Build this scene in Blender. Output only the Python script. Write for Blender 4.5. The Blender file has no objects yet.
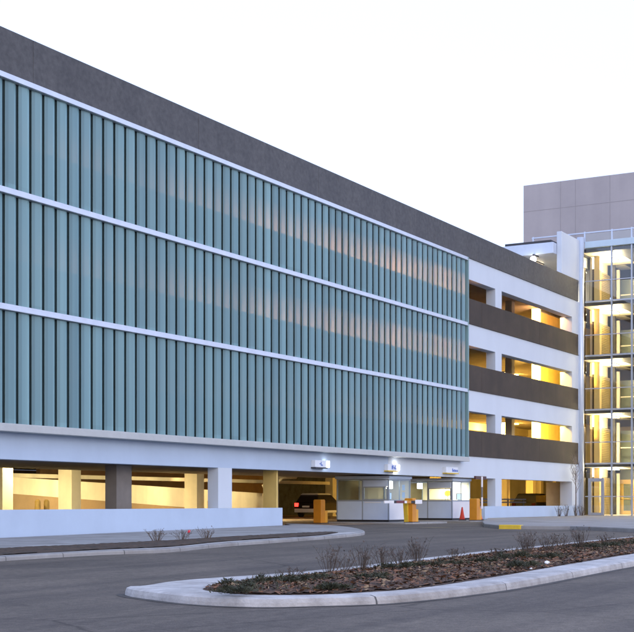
import bpy, bmesh, math, random
from mathutils import Vector, Matrix
random.seed(7)
S = bpy.context.scene
COL = S.collection

# ------------------------------------------------------------------ camera constants (metres)
EYE, DIST, FPX = 1.04, 28.6, 1340.0
YAW = math.atan(764.0 / FPX)
FW = (math.cos(YAW), math.sin(YAW)); RT = (math.sin(YAW), -math.cos(YAW))

def ground(x):
    return max(-0.43, min(0.0, 0.0078 * (x - 50.0)))

def ray(px):
    return (FW[0]*FPX + RT[0]*(px-317), FW[1]*FPX + RT[1]*(px-317))

def G(px, py, dz=0.0):
    """ground point under a measured sight line (surveying helper)"""
    rx, ry = ray(px); z = 0.0
    for _ in range(12):
        t = (EYE - z - dz) / (py - 502.0)
        x = rx*t; z = ground(x)
    return (rx*t, ry*t - DIST)

# ------------------------------------------------------------------ materials
def nodes(name):
    m = bpy.data.materials.new(name); m.use_nodes = True
    nt = m.node_tree; b = nt.nodes['Principled BSDF']
    return m, nt, b

def mat(name, c, rough=0.6, var=0.12, scale=3.0, metal=0.0, bump=0.0, bscale=40.0, spec=0.5, streak=0.0, c2=None):
    m, nt, b = nodes(name)
    N = nt.nodes; L = nt.links
    tc = N.new('ShaderNodeTexCoord')
    n1 = N.new('ShaderNodeTexNoise'); n1.inputs['Scale'].default_value = scale; n1.inputs['Detail'].default_value = 6
    n1.inputs['Roughness'].default_value = 0.65
    L.new(tc.outputs['Object'], n1.inputs['Vector'])
    r = N.new('ShaderNodeValToRGB')
    lo = [max(0, x*(1-var)) for x in c] if c2 is None else list(c2)
    hi = [min(1, x*(1+var)) for x in c] if c2 is None else list(c)
    r.color_ramp.elements[0].position = 0.3; r.color_ramp.elements[1].position = 0.7
    r.color_ramp.elements[0].color = (*lo, 1); r.color_ramp.elements[1].color = (*hi, 1)
    L.new(n1.outputs['Fac'], r.inputs['Fac'])
    out = r.outputs['Color']
    if streak > 0:      # vertical streaks: weathering, and painted light pools on the interior paint
        mp = N.new('ShaderNodeMapping'); mp.inputs['Scale'].default_value = (.9, .9, 0.08)
        L.new(tc.outputs['Object'], mp.inputs['Vector'])
        n2 = N.new('ShaderNodeTexNoise'); n2.inputs['Scale'].default_value = 1.0; n2.inputs['Detail'].default_value = 5
        L.new(mp.outputs['Vector'], n2.inputs['Vector'])
        r2 = N.new('ShaderNodeValToRGB'); r2.color_ramp.elements[0].position = 0.35; r2.color_ramp.elements[1].position = 0.62
        r2.color_ramp.elements[0].color = (1-streak, 1-streak, 1-streak*0.9, 1); r2.color_ramp.elements[1].color = (1, 1, 1, 1)
        L.new(n2.outputs['Fac'], r2.inputs['Fac'])
        mx = N.new('ShaderNodeMix'); mx.data_type = 'RGBA'; mx.blend_type = 'MULTIPLY'; mx.inputs[0].default_value = 1
        L.new(out, mx.inputs[6]); L.new(r2.outputs['Color'], mx.inputs[7]); out = mx.outputs[2]
    L.new(out, b.inputs['Base Color'])
    b.inputs['Roughness'].default_value = rough; b.inputs['Metallic'].default_value = metal
    b.inputs['Specular IOR Level'].default_value = spec
    if bump > 0:
        n3 = N.new('ShaderNodeTexNoise'); n3.inputs['Scale'].default_value = bscale; n3.inputs['Detail'].default_value = 4
        L.new(tc.outputs['Object'], n3.inputs['Vector'])
        bp = N.new('ShaderNodeBump'); bp.inputs['Strength'].default_value = bump; bp.inputs['Distance'].default_value = 0.01
        L.new(n3.outputs['Fac'], bp.inputs['Height']); L.new(bp.outputs['Normal'], b.inputs['Normal'])
    return m

def emit(name, c, s):
    m, nt, b = nodes(name)
    b.inputs['Base Color'].default_value = (*[min(1, x) for x in c], 1)
    b.inputs['Emission Color'].default_value = (*c, 1); b.inputs['Emission Strength'].default_value = s
    return m

def schlick(nt, f0, f1):
    N = nt.nodes; L = nt.links
    lw = N.new('ShaderNodeLayerWeight'); lw.inputs['Blend'].default_value = .5
    pw = N.new('ShaderNodeMath'); pw.operation = 'POWER'; pw.inputs[1].default_value = 5; L.new(lw.outputs['Facing'], pw.inputs[0])
    mu = N.new('ShaderNodeMath'); mu.operation = 'MULTIPLY_ADD'; mu.inputs[1].default_value = f1; mu.inputs[2].default_value = f0
    L.new(pw.outputs[0], mu.inputs[0])
    return mu
def glass(name, tint=(0.9, 0.95, 0.95), fac=0.88, rough=0.02):
    m = bpy.data.materials.new(name); m.use_nodes = True
    nt = m.node_tree; N = nt.nodes; L = nt.links; N.clear()
    o = N.new('ShaderNodeOutputMaterial'); t = N.new('ShaderNodeBsdfTransparent'); g = N.new('ShaderNodeBsdfGlossy')
    t.inputs['Color'].default_value = (*tint, 1); g.inputs['Roughness'].default_value = rough
    mu = schlick(nt, 1.0-fac, .85)
    x = N.new('ShaderNodeMixShader'); L.new(mu.outputs[0], x.inputs[0]); L.new(t.outputs[0], x.inputs[1]); L.new(g.outputs[0], x.inputs[2])
    L.new(x.outputs[0], o.inputs['Surface'])
    return m

def jointed(m, step):
    nt = m.node_tree; N = nt.nodes; L = nt.links; b = N['Principled BSDF']
    src = b.inputs['Base Color'].links[0].from_socket
    tc = N.new('ShaderNodeTexCoord'); sp = N.new('ShaderNodeSeparateXYZ'); L.new(tc.outputs['Object'], sp.inputs[0])
    d = N.new('ShaderNodeMath'); d.operation = 'DIVIDE'; d.inputs[1].default_value = step; L.new(sp.outputs['X'], d.inputs[0])
    f = N.new('ShaderNodeMath'); f.operation = 'FRACT'; L.new(d.outputs[0], f.inputs[0])
    l = N.new('ShaderNodeMath'); l.operation = 'LESS_THAN'; l.inputs[1].default_value = .022/step; L.new(f.outputs[0], l.inputs[0])
    nz = N.new('ShaderNodeTexNoise'); nz.inputs['Scale'].default_value = .55; nz.inputs['Detail'].default_value = 7; nz.inputs['Roughness'].default_value = .7; L.new(tc.outputs['Object'], nz.inputs['Vector'])
    r = N.new('ShaderNodeValToRGB'); r.color_ramp.elements[0].position = .36; r.color_ramp.elements[1].position = .6; r.color_ramp.elements[0].color = (.72, .70, .68, 1); r.color_ramp.elements[1].color = (1, 1, 1, 1)
    L.new(nz.outputs['Fac'], r.inputs['Fac'])
    x = N.new('ShaderNodeMix'); x.data_type = 'RGBA'; x.blend_type = 'MULTIPLY'; x.inputs[0].default_value = 1; L.new(src, x.inputs[6]); L.new(r.outputs['Color'], x.inputs[7])
    y = N.new('ShaderNodeMix'); y.data_type = 'RGBA'; L.new(l.outputs[0], y.inputs[0]); L.new(x.outputs[2], y.inputs[6]); y.inputs[7].default_value = (.10, .10, .10, 1)
    L.new(y.outputs[2], b.inputs['Base Color'])
    return m

def asphalt_mat():
    m, nt, b = nodes('asphalt'); N = nt.nodes; L = nt.links
    tc = N.new('ShaderNodeTexCoord')
    def noise(scale, detail=5, mapping=None, rough=.6):
        n = N.new('ShaderNodeTexNoise'); n.inputs['Scale'].default_value = scale; n.inputs['Detail'].default_value = detail
        n.inputs['Roughness'].default_value = rough
        if mapping:
            mp = N.new('ShaderNodeMapping'); mp.inputs['Scale'].default_value = mapping[0]; mp.inputs['Rotation'].default_value = mapping[1]
            L.new(tc.outputs['Object'], mp.inputs['Vector']); L.new(mp.outputs['Vector'], n.inputs['Vector'])
        else:
            L.new(tc.outputs['Object'], n.inputs['Vector'])
        return n
    def ramp(src, p0, c0, p1, c1):
        r = N.new('ShaderNodeValToRGB'); r.color_ramp.elements[0].position = p0; r.color_ramp.elements[1].position = p1
        r.color_ramp.elements[0].color = (*c0, 1); r.color_ramp.elements[1].color = (*c1, 1); L.new(src, r.inputs['Fac']); return r.outputs['Color']
    def mul(a, bb, f=1.0):
        x = N.new('ShaderNodeMix'); x.data_type = 'RGBA'; x.blend_type = 'MULTIPLY'; x.inputs[0].default_value = f
        L.new(a, x.inputs[6]); L.new(bb, x.inputs[7]); return x.outputs[2]
    base = ramp(noise(0.35, 6).outputs['Fac'], 0.3, (.108, .094, .080), 0.72, (.150, .129, .108))
    g = ramp(noise(55, 3, rough=.8).outputs['Fac'], 0.32, (.58, .58, .58), 0.7, (1.34, 1.32, 1.3))
    # long tyre wear streaks along the drive lanes
    s = ramp(noise(1.0, 4, ((.05, 1.3, 1), (0, 0, 0.05))).outputs['Fac'], 0.36, (.80, .80, .82), 0.64, (1.12, 1.11, 1.09))
    c = mul(mul(base, g), s)
    # patches
    p = ramp(noise(0.12, 2).outputs['Fac'], 0.55, (1, 1, 1), 0.6, (.86, .86, .88))
    c = mul(c, p)
    st = ramp(noise(0.75, 3).outputs['Fac'], 0.62, (1, 1, 1), 0.70, (.80, .80, .82))
    c = mul(c, st)
    c = mul(c, ramp(noise(7, 4, rough=.75).outputs['Fac'], 0.35, (.78, .78, .78), 0.68, (1.15, 1.15, 1.15)))
    # cracks
    v = N.new('ShaderNodeTexVoronoi'); v.feature = 'DISTANCE_TO_EDGE'; v.inputs['Scale'].default_value = 0.16
    nn = noise(0.9, 4)
    ad = N.new('ShaderNodeMix'); ad.data_type = 'VECTOR'; ad.inputs[0].default_value = .16
    L.new(tc.outputs['Object'], ad.inputs[4]); L.new(nn.outputs['Color'], ad.inputs[5]); L.new(ad.outputs[1], v.inputs['Vector'])
    c = mul(c, ramp(v.outputs['Distance'], 0.0, (.55, .55, .55), 0.004, (1, 1, 1)))
    L.new(c, b.inputs['Base Color'])
    b.inputs['Roughness'].default_value = 0.85; b.inputs['Specular IOR Level'].default_value = 0.25
    bn = noise(90, 3); bp = N.new('ShaderNodeBump'); bp.inputs['Strength'].default_value = .35; bp.inputs['Distance'].default_value = .008
    L.new(bn.outputs['Fac'], bp.inputs['Height']); L.new(bp.outputs['Normal'], b.inputs['Normal'])
    return m

def screen_mat(k=1.0):
    """translucent channel glass: sky sheen outside, lets the deck lights glow through from behind"""
    m = bpy.data.materials.new('channel_glass'); m.use_nodes = True
    nt = m.node_tree; N = nt.nodes; L = nt.links; N.clear()
    o = N.new('ShaderNodeOutputMaterial')
    tc = N.new('ShaderNodeTexCoord')
    mp = N.new('ShaderNodeMapping'); mp.inputs['Scale'].default_value = (1.67, 1, .05)
    L.new(tc.outputs['Object'], mp.inputs['Vector'])
    nz = N.new('ShaderNodeTexNoise'); nz.inputs['Scale'].default_value = 1.0; nz.inputs['Detail'].default_value = 3
    L.new(mp.outputs['Vector'], nz.inputs['Vector'])
    r = N.new('ShaderNodeValToRGB'); r.color_ramp.elements[0].position = .3; r.color_ramp.elements[1].position = .7
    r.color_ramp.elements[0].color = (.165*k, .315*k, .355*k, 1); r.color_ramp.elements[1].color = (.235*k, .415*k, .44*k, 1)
    L.new(nz.outputs['Fac'], r.inputs['Fac'])
    sp = N.new('ShaderNodeSeparateXYZ'); L.new(tc.outputs['Object'], sp.inputs[0])
    dv = N.new('ShaderNodeMath'); dv.operation = 'MULTIPLY_ADD'; dv.inputs[1].default_value = 1/.593; dv.inputs[2].default_value = -18.0/.593; L.new(sp.outputs['X'], dv.inputs[0])
    fl = N.new('ShaderNodeMath'); fl.operation = 'FLOOR'; L.new(dv.outputs[0], fl.inputs[0])
    zz = N.new('ShaderNodeMath'); zz.operation = 'MULTIPLY'; zz.inputs[1].default_value = .28; L.new(sp.outputs['Z'], zz.inputs[0])
    zf = N.new('ShaderNodeMath'); zf.operation = 'FLOOR'; L.new(zz.outputs[0], zf.inputs[0])
    cb = N.new('ShaderNodeCombineXYZ'); L.new(fl.outputs[0], cb.inputs[0]); L.new(zf.outputs[0], cb.inputs[1])
    wn = N.new('ShaderNodeTexWhiteNoise'); wn.noise_dimensions = '2D'; L.new(cb.outputs[0], wn.inputs['Vector'])
    vm = N.new('ShaderNodeMapRange'); vm.inputs['To Min'].default_value = .86; vm.inputs['To Max'].default_value = 1.12; L.new(wn.outputs['Value'], vm.inputs['Value'])
    vv = N.new('ShaderNodeMix'); vv.data_type = 'RGBA'; vv.blend_type = 'MULTIPLY'; vv.inputs[0].default_value = 1
    L.new(r.outputs['Color'], vv.inputs[6]); L.new(vm.outputs[0], vv.inputs[7])
    d = N.new('ShaderNodeBsdfDiffuse'); L.new(vv.outputs[2], d.inputs['Color'])
    t = N.new('ShaderNodeBsdfTranslucent'); t.inputs['Color'].default_value = (.8, .78, .7, 1)
    g = N.new('ShaderNodeBsdfGlossy'); g.inputs['Roughness'].default_value = .28; g.inputs['Color'].default_value = (.8, .88, .9, 1)
    a = N.new('ShaderNodeMixShader'); a.inputs[0].default_value = .30
    L.new(d.outputs[0], a.inputs[1]); L.new(t.outputs[0], a.inputs[2])
    f = schlick(nt, .07, .8)
    x = N.new('ShaderNodeMixShader'); L.new(f.outputs[0], x.inputs[0]); L.new(a.outputs[0], x.inputs[1]); L.new(g.outputs[0], x.inputs[2])
    L.new(x.outputs[0], o.inputs['Surface'])
    return m

M = dict(
    asphalt=asphalt_mat(),
    white=mat('white_painted_concrete', (.57, .64, .72), .75, .035, .35, bump=.12, bscale=12, streak=.03),
    wall=mat('white_concrete_cool_light', (.44, .55, .70), .75, .05, .5, bump=.2, bscale=10, streak=.04),  # same white paint as above, bluer light put into its colour
    parapet=mat('dark_precast', (.046, .033, .024), .7, .25, .8, bump=.3, bscale=30, streak=.22),
    parapet_top=mat('mottled_precast', (.074, .073, .073), .6, .30, 5.0, bump=.4, bscale=30, streak=.18),
    grey=mat('raw_concrete', (.34, .32, .29), .85, .15, 1.2, bump=.3, bscale=18),
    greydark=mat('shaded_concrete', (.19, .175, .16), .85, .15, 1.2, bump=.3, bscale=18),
    deck=mat('deck_concrete', (.30, .27, .23), .8, .2, .8),
    deck_wall=mat('deck_yellow_paint', (.74, .56, .17), .8, .12, .8, streak=.2),
    yellow_wall=mat('interior_paint_light_pools', (.62, .56, .40), .8, .08, 1.0, streak=.22),  # streaks are light pools painted onto the ramp wall
    brown_wall=mat('interior_brown', (.26, .15, .07), .8, .25, .5),
    metal=mat('brushed_aluminium', (.62, .66, .72), .38, .06, 2, metal=.55),
    rail=mat('pale_blue_steel', (.55, .62, .72), .4, .05, 2, metal=.3),
    mullion=mat('grey_mullion', (.46, .50, .56), .4, .06, 2, metal=.4),
    gap=mat('dark_screen_frame', (.014, .034, .042), .6, .2, 2),
    cap=mat('screen_bottom_sill', (.48, .50, .49), .5, .06, 2, metal=.2),
    screen=screen_mat(), screen_lit=screen_mat(1.4), screen_shaded=screen_mat(.75),  # tone copies: light and shade of the facets put into the glass colour
    conc=jointed(mat('kerb_concrete', (.58, .57, .56), .9, .0, 2.6, bump=.9, bscale=30, c2=(.33, .32, .31)), 3.05),
    grit=mat('gutter_grit', (.06, .056, .052), .95, .3, 4),
    walk=jointed(mat('sidewalk_concrete', (.36, .36, .355), .85, .0, .8, bump=.3, bscale=25, c2=(.27, .27, .27)), 1.8),
    plaza=jointed(mat('plaza_concrete', (.34, .33, .32), .85, .0, .5, bump=.3, bscale=25, c2=(.25, .245, .24)), 2.4),
    mulch=mat('mulch', (.105, .052, .028), .95, .0, 5, bump=1.0, bscale=22, c2=(.030, .020, .013)),
    soil=mat('dark_soil', (.085, .05, .03), .95, .0, 3, bump=1.0, bscale=22, c2=(.025, .022, .018)),
    booth=mat('booth_panel_paint', (.55, .68, .88), .45, .04, 1.5, bump=.05),
    booth_frame=mat('booth_frame_metal', (.30, .36, .44), .4, .06, 2, metal=.2),
    booth_white=mat('booth_white_panel', (.70, .71, .74), .45, .04, 1.5),
    black=mat('black_plastic', (.02, .02, .022), .5, .1, 4),
    orange=mat('orange_gate_paint', (.62, .25, .012), .45, .10, 2, streak=.12),
    orange2=mat('lighter_orange_paint', (.72, .36, .03), .45, .08, 2, streak=.1),
    yellow=mat('yellow_paint', (.72, .50, .04), .55, .12, 3, streak=.15),
    armwhite=mat('white_arm', (.8, .8, .8), .4, .04, 3),
    armred=mat('dark_red_arm', (.16, .02, .02), .4, .1, 3),
    cone=mat('cone_orange', (.85, .07, .03), .5, .06, 3),
    signface=mat('sign_face', (.72, .78, .86), .4, .03, 3),
    blue=mat('sign_blue', (.06, .14, .5), .4, .1, 3),
    maroon=mat('dark_maroon_sign', (.06, .018, .018), .4, .1, 3),
    cladding=mat('penthouse_cladding', (.40, .37, .37), .7, .05, .5, bump=.1, bscale=8, streak=.08),
    seam=mat('cladding_seam', (.31, .29, .29), .7, .05, 2),
    teal=mat('pale_teal_fascia', (.48, .60, .68), .35, .05, 1.5, metal=.1),
    dark=mat('dark_metal', (.035, .035, .04), .45, .15, 3),
    interior_white=mat('tower_interior_paint', (.72, .66, .52), .7, .04, 1.5),
    slat=mat('olive_slat_cladding', (.23, .175, .07), .6, .12, 2),
    golden=mat('golden_column_glow', (.80, .58, .22), .6, .05, 2),  # the column's warm glow is put into its colour
    slatgap=mat('slat_shadow_gap', (.06, .05, .03), .8, .1, 2),
    wood=mat('golden_wood_door', (.60, .40, .12), .45, .12, 3),
    doorgrey=mat('door_grey', (.36, .38, .42), .4, .05, 3, metal=.3),
    bark=mat('twig_bark', (.12, .09, .07), .9, .25, 8),
    twig=mat('dry_stem', (.085, .065, .052), .9, .25, 8),
    treebark=mat('sapling_bark', (.21, .18, .165), .9, .2, 8),
    needle=mat('juniper_needles', (.058, .062, .03), .8, .0, 3, c2=(.024, .028, .016)),
    chip1=mat('chip_red_brown', (.155, .072, .036), .9, .3, 6),
    chip2=mat('chip_tan', (.25, .165, .09), .9, .3, 6),
    chip3=mat('chip_dark', (.036, .024, .016), .9, .3, 6),
    petal=mat('red_petal', (.75, .05, .07), .6, .1, 6),
    paper=mat('white_litter', (.75, .75, .74), .7, .05, 6),
    rubber=mat('tyre_rubber', (.02, .02, .02), .8, .1, 6),
    carwhite=mat('white_car_paint', (.72, .73, .75), .25, .03, 2, spec=.7),
    carblack=mat('black_car_paint', (.012, .012, .014), .2, .1, 2, spec=.8),
    rearglass=mat('sky_lit_rear_glass', (.42, .46, .52), .3, .25, 3),  # pale tone paints the sky's reflection onto the glass
    carmatte=mat('dull_black_car_paint', (.012, .012, .014), .75, .1, 2, spec=.15),
    carglass=mat('car_glass', (.015, .017, .02), .08, .1, 2, spec=.8),
    chrome=mat('wheel_rim', (.5, .5, .52), .3, .05, 5, metal=.8),
    screenoff=mat('monitor_case', (.05, .05, .055), .5, .05, 5),
    paleblue=mat('pale_blue_paper', (.40, .52, .68), .7, .08, 5),
    clear=glass('clear_glass', fac=.95),
    towerglass=glass('tower_glass', (.95, .97, .96), .93),
    greenglass=mat('green_back_painted_glass', (.16, .19, .17), .2, .1, 1.0),
    lampwarm=emit('warm_lamp', (1, .80, .48), 22),
    lampyellow=emit('yellow_lamp', (1, .72, .25), 16),
    lampwhite=emit('white_lamp', (1, .97, .95), 14),
    lampviolet=emit('violet_white_lamp', (.85, .78, 1.0), 12),
    boothlamp=emit('booth_lamp', (1, .95, .85), 9),
    tail=emit('tail_lamp_lit', (1, .03, .02), 5),
    taildark=mat('tail_lamp_dark', (.02, .004, .004), .9, .1, 3, spec=.05),
    tailoff=mat('tail_lamp_red', (.35, .01, .01), .3, .1, 3),
    screenglow=emit('monitor_screen', (.45, .6, .8), .5),
)

# ------------------------------------------------------------------ geometry helpers
class MB:
    def __init__(s): s.v = []; s.f = []; s.m = []
    def face(s, pts, mi=0):
        b = len(s.v); s.v += [tuple(p) for p in pts]; s.f.append(tuple(range(b, b+len(pts)))); s.m.append(mi); return s
    def box(s, x0, x1, y0, y1, z0, z1, mi=0):
        b = len(s.v)
        s.v += [(x0,y0,z0),(x1,y0,z0),(x1,y1,z0),(x0,y1,z0),(x0,y0,z1),(x1,y0,z1),(x1,y1,z1),(x0,y1,z1)]
        for q in ((0,3,2,1),(4,5,6,7),(0,1,5,4),(1,2,6,5),(2,3,7,6),(3,0,4,7)):
            s.f.append(tuple(b+i for i in q)); s.m.append(mi)
        return s
    def hexa(s, p, mi=0):       # 8 points, bottom 4 then top 4
        b = len(s.v); s.v += [tuple(q) for q in p]
        for q in ((0,3,2,1),(4,5,6,7),(0,1,5,4),(1,2,6,5),(2,3,7,6),(3,0,4,7)):
            s.f.append(tuple(b+i for i in q)); s.m.append(mi)
        return s
    def tube(s, pts, radii, n=8, mi=0, cap=True):
        pts = [Vector(p) for p in pts]
        if not isinstance(radii, (list, tuple)): radii = [radii]*len(pts)
        rings = []
        for i, p in enumerate(pts):
            d = (pts[min(i+1, len(pts)-1)] - pts[max(i-1, 0)])
            if d.length < 1e-9: d = Vector((0,0,1))
            d.normalize()
            u = d.cross(Vector((0,0,1)) if abs(d.z) < .9 else Vector((1,0,0))).normalized(); w = d.cross(u)
            b = len(s.v); rings.append(b)
            for k in range(n):
                a = 2*math.pi*k/n
                s.v.append(tuple(p + (u*math.cos(a) + w*math.sin(a))*radii[i]))
        for i in range(len(pts)-1):
            for k in range(n):
                a, b = rings[i], rings[i+1]
                s.f.append((a+k, a+(k+1) % n, b+(k+1) % n, b+k)); s.m.append(mi)
        if cap:
            s.f.append(tuple(rings[0]+k for k in range(n))[::-1]); s.m.append(mi)
            s.f.append(tuple(rings[-1]+k for k in range(n))); s.m.append(mi)
        return s
    def prism(s, poly, axis, a0, a1, mi=0):
        """poly of 2-D points extruded along axis ('x','y','z')"""
        def P(p, a):
            return {'x': (a, p[0], p[1]), 'y': (p[0], a, p[1]), 'z': (p[0], p[1], a)}[axis]
        n = len(poly); b = len(s.v)
        s.v += [P(p, a0) for p in poly] + [P(p, a1) for p in poly]
        s.f.append(tuple(b+i for i in range(n))[::-1]); s.m.append(mi)
        s.f.append(tuple(b+n+i for i in range(n))); s.m.append(mi)
        for i in range(n):
            j = (i+1) % n
            s.f.append((b+i, b+j, b+n+j, b+n+i)); s.m.append(mi)
        return s
    def build(s, name, mats, parent=None, bevel=0.0, smooth=False, loc=None, recalc=True):
        me = bpy.data.meshes.new(name); me.from_pydata(s.v, [], s.f)
        if not isinstance(mats, (list, tuple)): mats = [mats]
        for q in mats: me.materials.append(q)
        me.polygons.foreach_set('material_index', s.m)
        if recalc:
            bm = bmesh.new(); bm.from_mesh(me); bmesh.ops.recalc_face_normals(bm, faces=bm.faces); bm.to_mesh(me); bm.free()
        if smooth:
            me.polygons.foreach_set('use_smooth', [True]*len(me.polygons))
        me.update()
        o = bpy.data.objects.new(name, me); COL.objects.link(o)
        if parent is not None: o.parent = parent
        if loc is not None: o.location = loc
        if bevel > 0:
            bv = o.modifiers.new('bevel', 'BEVEL'); bv.width = bevel; bv.segments = 2; bv.limit_method = 'ANGLE'; bv.angle_limit = math.radians(40)
        return o

def tag(o, label, cat, group=None, kind=None):
    o['label'] = label; o['category'] = cat
    if group: o['group'] = group
    if kind: o['kind'] = kind
    return o
def thing(name, label, cat, loc=(0,0,0), rz=0, group=None):
    o = bpy.data.objects.new(name, None); COL.objects.link(o); o.empty_display_size = .2
    o.location = loc; o.rotation_euler = (0, 0, rz)
    return tag(o, label, cat, group)
def struct(o): o['kind'] = 'structure'; return o
def dup(root, loc, rz=0.0, label=None):
    r = root.copy(); COL.objects.link(r); r.location = loc; r.rotation_euler = (0, 0, rz)
    if label: r['label'] = label
    for ch in list(root.children):
        c = ch.copy(); COL.objects.link(c); c.parent = r
        for g in list(ch.children):
            d = g.copy(); COL.objects.link(d); d.parent = c
    return r
def box(name, m, parent, *a, bevel=0.0): return MB().box(*a).build(name, m, parent, bevel)
def area_light(name, loc, target, sx, sy, power, color):
    l = bpy.data.lights.new(name, 'AREA'); l.shape = 'RECTANGLE'; l.size = sx; l.size_y = sy; l.energy = power; l.color = color
    o = bpy.data.objects.new(name, l); COL.objects.link(o); o.location = loc
    d = Vector(target) - Vector(loc); o.rotation_euler = d.to_track_quat('-Z', 'Y').to_euler()
    return o
def smooth_poly(pts, closed=True, k=5):
    out = []; n = len(pts)
    rng = range(n if closed else n-1)
    for i in rng:
        if closed: p0, p1, p2, p3 = (Vector(pts[(i+j-1) % n]) for j in range(4))
        else: p0, p1, p2, p3 = Vector(pts[max(i-1, 0)]), Vector(pts[i]), Vector(pts[i+1]), Vector(pts[min(i+2, n-1)])
        for q in range(k):
            t = q/k
            out.append(tuple(0.5*((2*p1)+(-p0+p2)*t+(2*p0-5*p1+4*p2-p3)*t*t+(-p0+3*p1-3*p2+p3)*t**3)))
    if not closed: out.append(tuple(pts[-1]))
    return out
def inside(p, poly):
    x, y = p; r = False; j = len(poly)-1
    for i in range(len(poly)):
        xi, yi = poly[i]; xj, yj = poly[j]
        if (yi > y) != (yj > y) and x < (xj-xi)*(y-yi)/(yj-yi)+xi: r = not r
        j = i
    return r
def edge_dist(p, poly):
    best = 1e9; P = Vector(p)
    for i in range(len(poly)):
        a = Vector(poly[i]); b = Vector(poly[(i+1) % len(poly)]); ab = b-a
        t = max(0, min(1, (P-a).dot(ab)/max(ab.length_squared, 1e-9)))
        best = min(best, (P-a-ab*t).length)
    return best
def slab_poly(poly, h, name, m, lip=0.05, drop=.1):
    """kerbed slab that follows the ground; rounded upper edge"""
    mb = MB(); n = len(poly)
    area = sum(poly[i][0]*poly[(i+1) % n][1]-poly[(i+1) % n][0]*poly[i][1] for i in range(n))
    if area < 0: poly = poly[::-1]
    def off(d):
        out = []
        for i in range(n):
            a = Vector(poly[i-1]); c = Vector(poly[(i+1) % n]); t = (c-a)
            t = t.normalized() if t.length > 1e-6 else Vector((1, 0))
            nrm = Vector((-t.y, t.x))
            out.append((poly[i][0]+nrm.x*d, poly[i][1]+nrm.y*d))
        return out
    rings = [[(x, y, ground(x)-drop) for x, y in poly], [(x, y, ground(x)+h-lip) for x, y in off(lip*.25)],
             [(x, y, ground(x)+h-lip*.3) for x, y in off(lip*.5)], [(x, y, ground(x)+h) for x, y in off(lip*1.3)]]
    for R in rings: mb.v += R
    for k in range(3):
        for i in range(n):
            j = (i+1) % n
            mb.f.append((k*n+i, k*n+j, (k+1)*n+j, (k+1)*n+i)); mb.m.append(0)
    mb.f.append(tuple(3*n+i for i in range(n))); mb.m.append(0)
    o = mb.build(name, m); struct(o)
    if name == 'kerb':
        g = MB(); A, B = off(.02), off(-.11); rr = random.Random(4)
        for i in range(n):
            j = (i+1) % n
            g.face([(p[0], p[1], ground(p[0])+.004) for p in (A[i], A[j], B[j], B[i])])
        struct(g.build('road_edge_line', M['grit'], recalc=False))
    return o

# ------------------------------------------------------------------ ground
mb = MB()
xs = [-600, -200, -60] + [-5 + 5*i for i in range(12)] + [60, 80, 120, 200, 400, 900]
ys = [-600, -150, -60, -30, -20, -10, 0, 30, 60, 150, 700]
for x in xs:
    for y in ys: mb.v.append((x, y, ground(x)))
for i in range(len(xs)-1):
    for j in range(len(ys)-1):
        a = i*len(ys)+j; mb.f.append((a, a+len(ys), a+len(ys)+1, a+1)); mb.m.append(0)
struct(mb.build('ground', M['asphalt']))

# sidewalk + planting bed along the white wall
low = [(-60, 567.5), (0, 561.4), (100, 555.3), (170, 552.4), (228, 546.6), (313, 540.2), (350, 537), (365, 534.6)]
walk = [G(*p) for p in low] + [G(358, 531.0), G(338, 528.2), G(310, 526.6), G(285, 525.6)]
walk = smooth_poly(walk, False, 4)
wp = [(x, y) for x, y in walk]
xe = 47.9
wp += [(xe, -.02), (14, -.02), (14, wp[0][1])]
slab_poly(wp, .10, 'sidewalk', M['walk'], .04)
# pale kerb band along its road edge, set on the slab
kin = [(-60, 560.8), (0, 556.0), (100, 550.2), (170, 547.2), (228, 541.6), (313, 536.3), (332, 534.0), (338, 533.0)]
outer = smooth_poly([G(*p) for p in low], False, 4)
inner = smooth_poly([G(px, py, .1) for px, py in kin], False, 4)
mb = MB()
for i in range(len(outer)-1):
    q = [outer[i], outer[i+1], inner[i+1], inner[i]]
    mb.face([(x, y+.06 if k < 2 else y, ground(x)+.106) for k, (x, y) in enumerate(q)])
struct(mb.build('kerb', M['conc']))
# bed
bedtop = [(338, 532.3), (313, 533.0), (228, 537.4), (170, 541.0), (100, 544.6), (0, 549.2), (-60, 552.5)]
bedpoly = inner + smooth_poly([G(px, py, .1) for px, py in bedtop], False, 4)
def bed(poly, name, m, base, crown, step, seed):
    mb = MB(); xs_ = [p[0] for p in poly]; ys_ = [p[1] for p in poly]; rnd = random.Random(seed)
    mb.face([(x, y, ground(x)+base) for x, y in poly])
    nx = int((max(xs_)-min(xs_))/step)+1; ny = int((max(ys_)-min(ys_))/step)+1
    idx = {}
    for i in range(nx+1):
        for j in range(ny+1):
            p = (min(xs_)+i*step, min(ys_)+j*step)
            if inside(p, poly):
                d = edge_dist(p, poly)
                h = crown*min(1, d/.6)**.7
                idx[i, j] = len(mb.v)
                mb.v.append((p[0]+rnd.uniform(-.3, .3)*step, p[1]+rnd.uniform(-.3, .3)*step, ground(p[0])+base+.004+h*rnd.uniform(.65, 1.15)))
    for i in range(nx):
        for j in range(ny):
            k = [(i, j), (i+1, j), (i+1, j+1), (i, j+1)]
            if all(q in idx for q in k): mb.f.append(tuple(idx[q] for q in k)); mb.m.append(0)
    return struct(mb.build(name, m))
bed(bedpoly, 'soil_ground', M['soil'], .108, .05, .12, 3)

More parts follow.
